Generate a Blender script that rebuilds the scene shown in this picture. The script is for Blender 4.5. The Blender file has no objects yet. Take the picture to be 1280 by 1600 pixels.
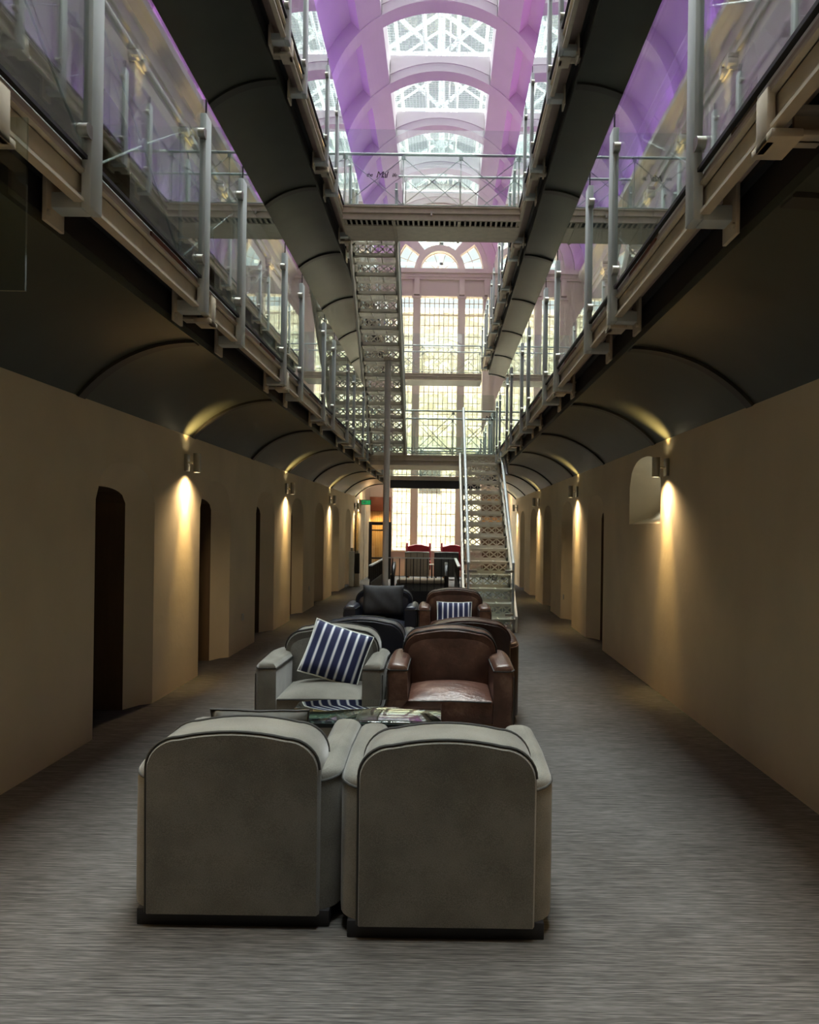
import bpy, bmesh, math, random
from mathutils import Vector, Matrix
random.seed(7)
C = bpy.context.scene.collection
PI = math.pi
# ------------------------------------------------------------------ materials
def newmat(name):
    m = bpy.data.materials.new(name); m.use_nodes = True
    nt = m.node_tree; b = nt.nodes['Principled BSDF']
    return m, nt, b
def texco(nt, scale=(1, 1, 1), rot=(0, 0, 0)):
    tc = nt.nodes.new('ShaderNodeTexCoord'); mp = nt.nodes.new('ShaderNodeMapping')
    mp.inputs['Scale'].default_value = scale; mp.inputs['Rotation'].default_value = rot
    nt.links.new(tc.outputs['Object'], mp.inputs['Vector']); return mp.outputs['Vector']
def noise(nt, vec, scale, detail=3, rough=.5):
    n = nt.nodes.new('ShaderNodeTexNoise'); n.inputs['Scale'].default_value = scale
    n.inputs['Detail'].default_value = detail; n.inputs['Roughness'].default_value = rough
    nt.links.new(vec, n.inputs['Vector']); return n.outputs['Fac']
def ramp(nt, fac, stops):
    r = nt.nodes.new('ShaderNodeValToRGB'); e = r.color_ramp.elements
    while len(e) < len(stops): e.new(.5)
    for i, (p, c) in enumerate(stops): e[i].position = p; e[i].color = (*c, 1)
    nt.links.new(fac, r.inputs['Fac']); return r.outputs['Color']
def bump(nt, b, h, strength, dist):
    n = nt.nodes.new('ShaderNodeBump'); n.inputs['Strength'].default_value = strength
    n.inputs['Distance'].default_value = dist; nt.links.new(h, n.inputs['Height'])
    nt.links.new(n.outputs['Normal'], b.inputs['Normal'])
def mat(name, col, rough=.5, metal=0, var=.0, vs=6, bs=0, bscale=40, bdist=.002, spec=.5, scale=(1, 1, 1), sheen=0):
    m, nt, b = newmat(name)
    b.inputs['Roughness'].default_value = rough; b.inputs['Metallic'].default_value = metal
    b.inputs['Specular IOR Level'].default_value = spec
    if sheen: b.inputs['Sheen Weight'].default_value = sheen
    v = texco(nt, scale)
    lo = tuple(max(0, c * (1 - var)) for c in col); hi = tuple(min(1, c * (1 + var)) for c in col)
    nt.links.new(ramp(nt, noise(nt, v, vs), [(.3, lo), (.7, hi)]), b.inputs['Base Color'])
    if bs: bump(nt, b, noise(nt, v, bscale, 4), bs, bdist)
    return m
M = {}
M['plaster'] = mat('cream_plaster', (.73, .625, .45), .85, var=.06, vs=1.5, bs=.4, bscale=14, bdist=.005, spec=.2)
M['upper'] = mat('pale_upper_plaster', (.70, .66, .60), .8, var=.03, vs=2, bs=.2, bscale=20, spec=.2)
M['pink'] = mat('pinkish_plaster', (.64, .55, .49), .8, var=.03, vs=2, bs=.15, bscale=20, spec=.2)
M['vault'] = mat('vault_paint', (.60, .55, .57), .7, var=.02, vs=2, spec=.2)
M['jamb'] = mat('door_wood_brown', (.12, .075, .04), .6, var=.15, vs=3, scale=(6, 6, .6))  # dark wood; also paints shade into the doorway passages
M['soffit'] = mat('dark_olive_soffit', (.050, .056, .042), .42, var=.1, vs=3, spec=.4)
M['rib'] = mat('dark_soffit_rib', (.03, .028, .022), .5)
M['black'] = mat('black_paint', (.012, .012, .014), .5)
M['blackmetal'] = mat('black_metal', (.02, .02, .022), .35, metal=.3)
M['white'] = mat('blue_white_metal', (.56, .61, .61), .38, var=.03, vs=8)
M['cream'] = mat('cream_ironwork', (.60, .52, .40), .5, var=.08, vs=9, bs=.1, bscale=60)
M['fascia'] = mat('pinkish_fascia', (.50, .38, .32), .6, var=.06)
M['grey_iron'] = mat('stair_grey_iron', (.68, .64, .54), .5, var=.06, vs=10)
M['chrome'] = mat('brushed_steel', (.50, .49, .44), .35, metal=1)
M['plinth'] = mat('black_plinth', (.01, .01, .012), .5)
M['curtain'] = mat('beige_curtain', (.55, .47, .34), .9, var=.1, vs=4)
M['redboard'] = mat('red_brown_board', (.22, .06, .03), .5, var=.1)
M['slat'] = mat('timber_slats', (.55, .34, .15), .6, var=.15, vs=6, scale=(12, 12, .5))
M['green'] = mat('exit_green', (.01, .22, .07), .5)
M['signwhite'] = mat('sign_white', (.85, .9, .85), .5)
M['red'] = mat('red_leather', (.30, .02, .035), .35, var=.1)
M['orange'] = mat('tan_wood_trim', (.45, .17, .05), .5)
M['beige'] = mat('beige_upholstery', (.36, .31, .23), .85, var=.08, vs=20)
M['darkgrey'] = mat('charcoal_upholstery', (.09, .09, .08), .8, var=.1, vs=20)
M['navyleather'] = mat('black_navy_leather', (.016, .019, .032), .36, var=.3, vs=3, bs=.25, bscale=25, bdist=.004)
M['darkfabric'] = mat('dark_cushion', (.035, .037, .042), .8, var=.2, vs=20)
M['truss'] = mat('white_roof_steel', (.82, .87, .87), .5)
def fabric(name, col):
    m, nt, b = newmat(name); b.inputs['Roughness'].default_value = .9; b.inputs['Specular IOR Level'].default_value = .15
    b.inputs['Sheen Weight'].default_value = .3
    v = texco(nt); n1 = noise(nt, v, 260, 2); n2 = noise(nt, v, 5, 3)
    mx = nt.nodes.new('ShaderNodeMath'); mx.operation = 'ADD'; nt.links.new(n1, mx.inputs[0]); nt.links.new(n2, mx.inputs[1])
    hf = nt.nodes.new('ShaderNodeMath'); hf.operation = 'MULTIPLY'; hf.inputs[1].default_value = .5; nt.links.new(mx.outputs[0], hf.inputs[0])
    lo = tuple(c * .72 for c in col); hi = tuple(c * 1.25 for c in col)
    nt.links.new(ramp(nt, hf.outputs[0], [(.38, lo), (.62, hi)]), b.inputs['Base Color'])
    bump(nt, b, n1, .35, .002); return m
M['fabric'] = fabric('grey_wool_fabric', (.170, .165, .143))
M['piping'] = mat('dark_piping', (.035, .035, .033), .7)
def leather(name, col, worn, bd=.006, bs=14):
    m, nt, b = newmat(name); b.inputs['Roughness'].default_value = .33
    v = texco(nt); n = noise(nt, v, 4, 5, .65)
    nt.links.new(ramp(nt, n, [(.35, tuple(c * .55 for c in col)), (.55, col), (.72, worn)]), b.inputs['Base Color'])
    v2 = texco(nt, (1, 2.2, 1)); bump(nt, b, noise(nt, v2, bs, 5, .6), .6, bd); return m
M['leather'] = leather('brown_leather', (.088, .043, .030), (.19, .115, .08))
M['leather_seat'] = leather('creased_leather_seat', (.11, .05, .035), (.24, .15, .11), .03, 7)
M['leather_dk'] = leather('dark_brown_leather', (.04, .018, .012), (.07, .035, .025))
def striped():
    m, nt, b = newmat('navy_white_stripes'); b.inputs['Roughness'].default_value = .85
    v = texco(nt); s = nt.nodes.new('ShaderNodeSeparateXYZ'); nt.links.new(v, s.inputs[0])
    a = nt.nodes.new('ShaderNodeMath'); a.operation = 'MULTIPLY'; a.inputs[1].default_value = 1 / .062
    nt.links.new(s.outputs['X'], a.inputs[0])
    f = nt.nodes.new('ShaderNodeMath'); f.operation = 'FRACT'; nt.links.new(a.outputs[0], f.inputs[0])
    navy = (.008, .012, .06); lb = (.25, .30, .42); w = (.72, .74, .78)
    r = ramp(nt, f.outputs[0], [(0, navy), (.56, navy), (.64, lb), (.70, w), (.84, w), (.90, lb), (.97, navy)])
    nt.links.new(r, b.inputs['Base Color']); bump(nt, b, noise(nt, v, 150, 2), .3, .002); return m
M['stripe'] = striped()
def carpet():
    m, nt, b = newmat('striated_grey_carpet'); b.inputs['Roughness'].default_value = .95; b.inputs['Specular IOR Level'].default_value = .1
    n1 = noise(nt, texco(nt, (2.6, 95, 1)), 1.0, 3, .6); n2 = noise(nt, texco(nt, (9, 150, 1)), 1.0, 2, .6)
    n3 = noise(nt, texco(nt, (.8, .8, 1)), 1.2, 3)
    ad = nt.nodes.new('ShaderNodeMath'); ad.operation = 'ADD'; nt.links.new(n1, ad.inputs[0]); nt.links.new(n2, ad.inputs[1])
    ad2 = nt.nodes.new('ShaderNodeMath'); ad2.operation = 'MULTIPLY'; ad2.inputs[1].default_value = .5; nt.links.new(ad.outputs[0], ad2.inputs[0])
    c = ramp(nt, ad2.outputs[0], [(.37, (.045, .043, .042)), (.5, (.092, .089, .086)), (.63, (.160, .155, .150))])
    mx = nt.nodes.new('ShaderNodeMix'); mx.data_type = 'RGBA'; mx.blend_type = 'MULTIPLY'; mx.inputs[0].default_value = .5
    nt.links.new(c, mx.inputs[6]); nt.links.new(ramp(nt, n3, [(.3, (.6, .57, .52)), (.7, (1, 1, 1))]), mx.inputs[7])
    nt.links.new(mx.outputs[2], b.inputs['Base Color']); bump(nt, b, ad2.outputs[0], .8, .006); return m
M['carpet'] = carpet()
def stone():
    m, nt, b = newmat('rubble_stone_wall'); b.inputs['Roughness'].default_value = .9
    v = texco(nt, (1, 1, 2.2)); vo = nt.nodes.new('ShaderNodeTexVoronoi'); vo.inputs['Scale'].default_value = 2.6
    nt.links.new(v, vo.inputs['Vector']); vd = nt.nodes.new('ShaderNodeTexVoronoi'); vd.feature = 'DISTANCE_TO_EDGE'
    vd.inputs['Scale'].default_value = 2.6; nt.links.new(v, vd.inputs['Vector'])
    sp = nt.nodes.new('ShaderNodeSeparateColor'); nt.links.new(vo.outputs['Color'], sp.inputs[0])
    c = ramp(nt, sp.outputs[0], [(0, (.44, .39, .28)), (.5, (.66, .60, .46)), (1, (.84, .80, .68))])
    mx = nt.nodes.new('ShaderNodeMix'); mx.data_type = 'RGBA'; mx.blend_type = 'MULTIPLY'; mx.inputs[0].default_value = 1
    nt.links.new(c, mx.inputs[6]); nt.links.new(ramp(nt, vd.outputs['Distance'], [(0, (.6, .56, .5)), (.05, (1, 1, 1))]), mx.inputs[7])
    nt.links.new(mx.outputs[2], b.inputs['Base Color']); return m
M['stone'] = stone()
def glass(name, tint, refl=1.0, haze=0):
    m = bpy.data.materials.new(name); m.use_nodes = True; nt = m.node_tree; nt.nodes.clear()
    out = nt.nodes.new('ShaderNodeOutputMaterial'); tr = nt.nodes.new('ShaderNodeBsdfTransparent'); gl = nt.nodes.new('ShaderNodeBsdfGlossy')
    tr.inputs['Color'].default_value = (*tint, 1); gl.inputs['Roughness'].default_value = haze
    gl.inputs['Color'].default_value = (.96, 1, .98, 1)
    geo = nt.nodes.new('ShaderNodeNewGeometry'); mi = nt.nodes.new('ShaderNodeMix'); mi.data_type = 'FLOAT'
    mi.inputs[2].default_value = 1.55; mi.inputs[3].default_value = 1 / 1.55
    nt.links.new(geo.outputs['Backfacing'], mi.inputs[0])
    fr = nt.nodes.new('ShaderNodeFresnel'); nt.links.new(mi.outputs[0], fr.inputs['IOR'])
    sc = nt.nodes.new('ShaderNodeMath'); sc.operation = 'MULTIPLY'; sc.use_clamp = True; sc.inputs[1].default_value = refl
    nt.links.new(fr.outputs[0], sc.inputs[0])
    mx = nt.nodes.new('ShaderNodeMixShader'); nt.links.new(sc.outputs[0], mx.inputs[0])
    nt.links.new(tr.outputs[0], mx.inputs[1]); nt.links.new(gl.outputs[0], mx.inputs[2]); nt.links.new(mx.outputs[0], out.inputs[0])
    return m
M['glass'] = glass('clear_balustrade_glass', (.90, .95, .93), 1.6)
M['tableglass'] = glass('table_glass', (.50, .62, .60), 2.6)
M['skyglass'] = glass('skylight_wired_glass', (.70, .725, .715), .6)
M['pane'] = glass('window_glass', (.95, .97, .95), .8)
def emit(name, col, s):
    m = bpy.data.materials.new(name); m.use_nodes = True; b = m.node_tree.nodes['Principled BSDF']
    b.inputs['Emission Color'].default_value = (*col, 1); b.inputs['Emission Strength'].default_value = s
    b.inputs['Base Color'].default_value = (*col, 1); return m
M['lens'] = emit('sconce_lens', (1, .85, .55), 14)
M['exitlit'] = emit('exit_sign_face', (.02, .35, .10), .5)

# ------------------------------------------------------------------ mesh helpers
class MB:
    def __init__(s): s.v = []; s.f = []
    def add(s, vs, fs):
        n = len(s.v); s.v += [tuple(x) for x in vs]; s.f += [tuple(i + n for i in f) for f in fs]; return s
    def box(s, x0, x1, y0, y1, z0, z1):
        vs = [(x, y, z) for x in (x0, x1) for y in (y0, y1) for z in (z0, z1)]
        return s.add(vs, [(0, 1, 3, 2), (4, 6, 7, 5), (0, 4, 5, 1), (2, 3, 7, 6), (0, 2, 6, 4), (1, 5, 7, 3)])
    def bar(s, a, b, w, h=None, up=(0, 0, 1)):
        a = Vector(a); b = Vector(b); d = (b - a).normalized(); h = h or w
        u = Vector(up)
        if abs(d.dot(u)) > .99: u = Vector((0, 1, 0))
        r = d.cross(u).normalized(); q = r.cross(d).normalized()
        vs = [p + r * (i * w / 2) + q * (j * h / 2) for p in (a, b) for i, j in ((-1, -1), (1, -1), (1, 1), (-1, 1))]
        return s.add(vs, [(3, 2, 1, 0), (4, 5, 6, 7), (0, 1, 5, 4), (1, 2, 6, 5), (2, 3, 7, 6), (3, 0, 4, 7)])
    def tube(s, pts, r, n=8, cap=True, closed=False):
        pts = [Vector(p) for p in pts]; N = len(pts); vs = []; q = None
        for i, p in enumerate(pts):
            if closed: d = pts[(i + 1) % N] - pts[i - 1]
            else: d = pts[min(i + 1, N - 1)] - pts[max(i - 1, 0)]
            d.normalize()
            if q is None:
                u = Vector((0, 0, 1)) if abs(d.z) < .9 else Vector((1, 0, 0))
                q = u
            rr = d.cross(q)
            if rr.length < 1e-5: rr = d.cross(Vector((1, .3, 0)))
            rr.normalize(); q = rr.cross(d).normalized()
            for k in range(n):
                a = 2 * PI * k / n; vs.append(p + rr * (math.cos(a) * r) + q * (math.sin(a) * r))
        fs = []
        for i in range(N if closed else N - 1):
            j = (i + 1) % N
            for k in range(n): fs.append((i * n + k, i * n + (k + 1) % n, j * n + (k + 1) % n, j * n + k))
        if cap and not closed: fs += [tuple(range(n - 1, -1, -1)), tuple((N - 1) * n + k for k in range(n))]
        return s.add(vs, fs)
    def cyl(s, a, b, r, n=16): return s.tube([a, b], r, n)
    def prism(s, poly, axis, t0, t1):
        # poly: list of 2-D points; axis 'x': (y,z) 'y': (x,z) 'z': (x,y)
        f = {'x': lambda p, t: (t, p[0], p[1]), 'y': lambda p, t: (p[0], t, p[1]), 'z': lambda p, t: (p[0], p[1], t)}[axis]
        n = len(poly); vs = [f(p, t0) for p in poly] + [f(p, t1) for p in poly]
        fs = [tuple(range(n)), tuple(range(2 * n - 1, n - 1, -1))] + [(i, n + i, n + (i + 1) % n, (i + 1) % n) for i in range(n)]
        return s.add(vs, fs)
    def sector(s, cx, cz, r0, r1, a0, a1, y0, y1, n=8):
        # angles from vertical (0 = up), towards +x; solid annular sector extruded along y
        n = max(1, n); vs = []; fs = []
        for i in range(n + 1):
            a = a0 + (a1 - a0) * i / n; sx, cc = math.sin(a), math.cos(a)
            for r in (r0, r1):
                for y in (y0, y1): vs.append((cx + r * sx, y, cz + r * cc))
        for i in range(n):
            b = i * 4; c = b + 4
            fs += [(b, b + 1, c + 1, c), (b + 2, c + 2, c + 3, b + 3), (b, c, c + 2, b + 2), (b + 1, b + 3, c + 3, c + 1)]
        fs += [(0, 2, 3, 1), (n * 4, n * 4 + 1, n * 4 + 3, n * 4 + 2)]
        return s.add(vs, fs)
    def build(s, name, m, parent=None, bevel=0, seg=2, smooth=None, sub=0):
        off = Vector((0, 0, 0))
        if parent is not None:
            off = Vector(parent['_loc']) if '_loc' in parent else Vector((0, 0, 0))
        me = bpy.data.meshes.new(name); me.from_pydata([tuple(Vector(v) - off) for v in s.v], [], s.f)
        bm = bmesh.new(); bm.from_mesh(me); bmesh.ops.recalc_face_normals(bm, faces=bm.faces)
        if bevel:
            es = [e for e in bm.edges if len(e.link_faces) == 2 and e.calc_face_angle(0) > .5]
            bmesh.ops.bevel(bm, geom=es, offset=bevel, segments=seg, profile=.5, affect='EDGES', clamp_overlap=True)
        if smooth is None: smooth = bool(bevel)
        for f in bm.faces: f.smooth = smooth
        bm.to_mesh(me); bm.free(); me.materials.append(M[m] if isinstance(m, str) else m)
        o = bpy.data.objects.new(name, me); C.objects.link(o)
        if smooth:
            try: me.set_sharp_from_angle(angle=math.radians(42))
            except Exception: pass
        if sub:
            md = o.modifiers.new('sub', 'SUBSURF'); md.levels = sub; md.render_levels = sub
        if parent is not None:
            o.parent = parent; o['_loc'] = tuple(off)
        else: o['_loc'] = (0., 0., 0.)
        return o
def tag(o, label=None, cat=None, group=None, kind=None):
    if label: o['label'] = label
    if cat: o['category'] = cat
    if group: o['group'] = group
    if kind: o['kind'] = kind
    return o
def thing(name, label, cat, loc=(0, 0, 0), group=None):
    o = bpy.data.objects.new(name, None); C.objects.link(o); o.location = loc; o['_loc'] = tuple(float(x) for x in loc)
    o.empty_display_size = .1
    return tag(o, label, cat, group)
def struct(o): o['kind'] = 'structure'; return o
def dup(o, loc=None, rot=None, parent=None, **kw):
    c = o.copy(); C.objects.link(c); c.parent = parent
    if loc is not None: c.location = loc
    if rot is not None: c.rotation_euler = rot
    for k, v in kw.items(): c[k] = v
    for ch in list(o.children): dup(ch, parent=c)
    return c

# ------------------------------------------------------------------ layout numbers (metres)
XC, HW = -.2, 2.37                       # centre line and half width of the hall
Y0R, PT = 5.775, 2.62                    # first soffit rib and bay length
SF = 3.27                                # storey height
YE, YB = 27.5, -3.0                      # end wall, wall behind
SD = {-1: dict(w=2.37, s=1.55, p=1.32, door=6.07, k0=0, posts=(3.56, 5.22)),
      1: dict(w=2.37, s=1.51, p=1.265, door=5.75, k0=2, posts=(3.60, 5.33))}
def X(side, h): return XC + side * h

# ------------------------------------------------------------------ floor
fl = MB().box(-3.6, 3.2, YB, YE + .3, -.2, 0).build('floor', 'carpet'); struct(fl)

# ------------------------------------------------------------------ side walls
def arch(a, b, zs, rise, n=14):
    out = []
    for i in range(n + 1):
        t = i / n; y = a + (b - a) * t; u = 2 * t - 1
        out.append((y, zs + rise * math.sqrt(max(0, 1 - abs(u) ** 2.4))))
    return out
door_n = [0]
def side_wall(side):
    m = MB(); xw = X(side, HW); d = SD[side]; s = side
    upper = MB()
    for st in range(3):
        mm = m if st == 0 else upper
        z0 = 0 if st == 0 else 3.15 + SF * (st - 1); z1 = 3.15 + SF * st if st < 2 else 10.35
        ops = []
        for k in range(-1 if st else d['k0'], 8):
            a = d['door'] + PT * k; b = a + 1.25
            if b < 25: ops.append((a, b, 'door'))
        if st == 0 and side == 1: ops.append((8.15, 9.5, 'niche'))
        ops.sort(); y = YB
        for a, b, kind in ops:
            mm.add([(xw, y, z0), (xw, a, z0), (xw, a, z1), (xw, y, z1)], [(0, 1, 2, 3)])
            if kind == 'door':
                po = [(a, z0)] + arch(a, b, z0 + 1.78, .32) + [(b, z0)]
                pi = [(a + .0, z0)] + arch(a + .0, b - .27, z0 + 1.78, .12) + [(b - .27, z0)]
                zb = z0
            else:
                po = [(a, 1.68)] + arch(a, b, 2.1, .3) + [(b, 1.68)]
                pi = [(a + .15, 1.95)] + arch(a + .15, b - .2, 2.15, .2) + [(b - .2, 1.95)]
                mm.add([(xw, a, 0), (xw, b, 0), (xw, b, 1.68), (xw, a, 1.68)], [(0, 1, 2, 3)])
            ar = po[1:-1]
            for i in range(len(ar) - 1):
                mm.add([(xw, ar[i][0], ar[i][1]), (xw, ar[i + 1][0], ar[i + 1][1]), (xw, ar[i + 1][0], z1), (xw, ar[i][0], z1)], [(0, 1, 2, 3)])
            dp = .16 if kind == 'door' else .42
            n = len(po)
            vs = [(xw, p[0], p[1]) for p in po] + [(xw + s * dp * .55, p[0] * .72 + q[0] * .28, p[1] * .72 + q[1] * .28) for p, q in zip(po, pi)] + [(xw + s * dp, q[0], q[1]) for q in pi]
            cl = n if kind == 'niche' else n - 1
            fs = [(j * n + i, j * n + (i + 1) % n, (j + 1) * n + (i + 1) % n, (j + 1) * n + i) for j in range(2) for i in range(cl)]
            mm.add(vs, fs)
            if kind == 'door':
                door_n[0] += 1; dd = MB(); n = len(pi)
                dd.add([(xw + s * dp, p[0], p[1]) for p in pi] + [(xw + s * (dp + .7), p[0], p[1]) for p in pi],
                       [(i, i + 1, n + i + 1, n + i) for i in range(n - 1)] + [tuple(range(2 * n - 1, n - 1, -1))])
                xx = xw + s * (dp + .66)
                for z in (z0 + .3, z0 + 1.0):                       # raised door panels
                    dd.box(min(xx, xx + s * .03), max(xx, xx + s * .03), a + .2, b - .45, z, z + .6)
                do = dd.build('door_%d' % door_n[0], 'jamb'); struct(do)  # unlit passage sides take the door's brown, so their shade is in the colour
                if st == 0:
                    MB().cyl((xx - s * .05, a + .15, z0 + 1), (xx - s * .0, a + .15, z0 + 1), .025, 10).build('door_handle', 'chrome', do)
            y = b
        mm.add([(xw, y, z0), (xw, YE + .3, z0), (xw, YE + .3, z1), (xw, y, z1)], [(0, 1, 2, 3)])
    name = 'wall_left' if side < 0 else 'wall_right'
    w = m.build(name, 'plaster', smooth=True); struct(w)
    u = upper.build('upper_wall_face', 'upper', w, smooth=True)
    # entablature and cornice under the vault
    c = MB(); pr = [(0, 9.45), (.05, 9.45), (.05, 9.6), (.09, 9.62), (.09, 9.85), (.16, 9.92), (.22, 10.0), (.30, 10.05), (.30, 10.2), (.0, 10.25)]
    c.prism([(xw - s * a, z) for a, z in pr], 'y', YB, YE)
    c.build('cornice', 'upper', w)
    for k in range(0, 9):
        yy = Y0R + PT * k
        p = MB(); p.box(min(xw, xw - s * .1), max(xw, xw - s * .1), yy - .17, yy + .17, 6.42, 9.2)
        p.box(min(xw, xw - s * .15), max(xw, xw - s * .15), yy - .21, yy + .21, 6.42, 6.62)
        p.box(min(xw, xw - s * .13), max(xw, xw - s * .13), yy - .2, yy + .2, 9.2, 9.25)
        p.box(min(xw, xw - s * .16), max(xw, xw - s * .16), yy - .22, yy + .22, 9.4, 9.46)
        for q in (-1, 1):                                            # scroll ends of the capital
            p.cyl((xw, yy + q * .16, 9.32), (xw - s * .17, yy + q * .16, 9.32), .085, 14)
        p.build('pilaster', 'upper', w)
        z = MB().cyl((xw - s * .1, yy, 8.35), (xw - s * .26, yy, 8.35), .03, 8).cyl((xw - s * .22, yy, 8.3), (xw - s * .22, yy, 8.45), .06, 12)
        z.build('uplight', 'white', w)
    return w
wl = side_wall(-1); wr = side_wall(1)
# small square wall sockets
for side, pts in ((-1, ((10.6, .42), (15.9, .4))), (1, ((14.5, .42),))):
    for y, z in pts:
        xw = X(side, HW)
        MB().box(min(xw, xw - side * .012), max(xw, xw - side * .012), y - .045, y + .045, z - .045, z + .045).build('socket_plate', 'chrome', wl if side < 0 else wr, bevel=.004)
# niche window
nw = MB(); xw = X(1, HW)
nw.box(xw + .42, xw + .45, 8.3, 9.3, 1.95, 1.99).box(xw + .42, xw + .45, 8.3, 9.3, 2.3, 2.36).box(xw + .42, xw + .45, 8.78, 8.81, 1.95, 2.36)
nwo = nw.build('window_1', 'white'); struct(nwo)
MB().box(xw + .43, xw + .435, 8.3, 9.3, 1.95, 2.36).build('window_glass', 'pane', nwo)
# back wall behind the camera, its dark brown chosen to cut light bounce
b = MB().box(-2.9, 2.6, YB - .2, YB, 0, 12.9).build('wall_back', 'jamb'); struct(b)

# ------------------------------------------------------------------ vaulted soffits under the galleries
def soffit_profile(side, zoff, h1=None):
    d = SD[side]; w = HW - d['s']; h = .397; R = (w * w + h * h) / (2 * h); am = math.asin(w / R)
    zt = 2.895 + zoff; out = []
    for i in range(15):
        a = am * i / 14; out.append((X(side, d['s'] + R * math.sin(a)), zt - R * (1 - math.cos(a)), math.sin(a), math.cos(a)))
    return out
ci = 0
YG = 24.12                                # galleries end here
for lvl in (0, 1):
    for side in (-1, 1):
        pr = soffit_profile(side, SF * lvl)
        kmin = -3
        root = None
        pan = MB(); n = len(pr)
        for k in range(kmin, 7):
            ya, yb = Y0R + PT * k + .045, Y0R + PT * (k + 1) - .045
            vs = []
            for (x, z, sx, cz) in pr:
                for y in (ya, yb):
                    vs.append((x, y, z)); vs.append((x + side * sx * .03, y, z + cz * .03))
            fs = []
            for i in range(n - 1):
                b0 = i * 4; c0 = b0 + 4
                fs += [(b0, b0 + 2, c0 + 2, c0), (b0 + 1, c0 + 1, c0 + 3, b0 + 3)]
            fs += [(0, 1, 3, 2)]
            pan.add(vs, fs)
        root = pan.build('ceiling' if ci == 0 else 'ceiling.%03d' % ci, 'soffit', smooth=True); struct(root); ci += 1
        for k in range(kmin, 8):
            y = Y0R + PT * k; rb = MB(); vs = []
            for (x, z, sx, cz) in pr:
                for yy in (y - .055, y + .055):
                    vs.append((x - side * sx * .022, yy, z - cz * .022)); vs.append((x + side * sx * .05, yy, z + cz * .05))
            fs = []
            for i in range(n - 1):
                b0 = i * 4; c0 = b0 + 4
                fs += [(b0, b0 + 2, c0 + 2, c0), (b0, c0, c0 + 1, b0 + 1), (b0 + 2, b0 + 3, c0 + 3, c0 + 2)]
            fs += [(0, 1, 3, 2)]
            rb.add(vs, fs); rb.build('soffit_rib', 'rib', root, smooth=True)
        # pale lip along the inner edge
        lip = MB(); x = pr[0][0]; z = pr[0][1]
        lip.box(min(x, x - side * .012), max(x, x - side * .012), Y0R + PT * kmin, YG, z - .012, z + .05)
        lip.build('edge_lip', 'soffit', root)

# ------------------------------------------------------------------ galleries
side_word = {-1: 'left', 1: 'right'}; lvl_word = ['first', 'second']
def gallery(side, lvl):
    d = SD[side]; zo = SF * lvl; s = side
    g = thing('gallery_walkway', '%s-storey walkway along the %s wall, cream edge girder over a dark vaulted underside' % (lvl_word[lvl], side_word[side]), 'walkway', (X(s, 1.9), 12, 3.1 + zo))
    def bx(mb, h0, h1, y0, y1, z0, z1): mb.box(min(X(s, h0), X(s, h1)), max(X(s, h0), X(s, h1)), y0, y1, z0 + zo, z1 + zo); return mb
    ya = -2.5
    bx(MB(), d['s'] - .05, HW, ya, YG, 3.07, 3.13).build('deck', 'black', g)
    bx(MB(), d['p'] + .055, d['s'] - .05, ya, YG, 3.10, 3.165).build('deck_edge', 'fascia', g)
    bx(MB(), d['s'] - .015, d['s'] + .05, ya, YG, 2.93, 3.07).build('support_beam', 'black', g)
    gd = MB(); h = d['p'] + .03
    bx(gd, h + .03, h + .045, ya, YG, 2.98, 3.11)            # channel web with flanges
    bx(gd, h, h + .045, ya, YG, 3.10, 3.115); bx(gd, h, h + .045, ya, YG, 2.975, 2.99)
    gd.build('edge_girder', 'cream', g)
    for k in range(-2, 8):                                          # timber-coloured packing strips on the fascia
        y = Y0R + PT * k + 1.2
        bx(MB(), d['p'] + .045, d['p'] + .056, y, y + .6, 3.115, 3.16).build('packing_strip', 'redboard', g)
    for k in range(-2, 8):                                          # old cast cantilever ends at every rib
        y = Y0R + PT * k - .32; br = MB()
        bx(br, d['p'] + .02, d['p'] + .13, y - .09, y + .09, 2.93, 2.96); bx(br, d['p'] + .02, d['p'] + .05, y - .05, y + .05, 2.93, 3.12)
        bx(br, d['p'] + .13, d['s'] + .05, y - .05, y + .05, 2.955, 2.975); bx(br, d['p'] + .13, d['s'] + .05, y - .01, y + .01, 2.955, 3.05)
        bx(br, d['p'] + .13, d['s'] + .05, y - .05, y + .05, 3.04, 3.06)
        br.build('cantilever_bracket', 'cream', g, bevel=.004)
    return g
def post_positions(side):
    a, b = SD[side]['posts']; L = []
    for k in range(-2, 9):
        for q in (a, b):
            y = q + PT * k
            if -2 < y < 24 and not (side > 0 and 2 < y < 3): L.append(y)
    return sorted(L)
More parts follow.
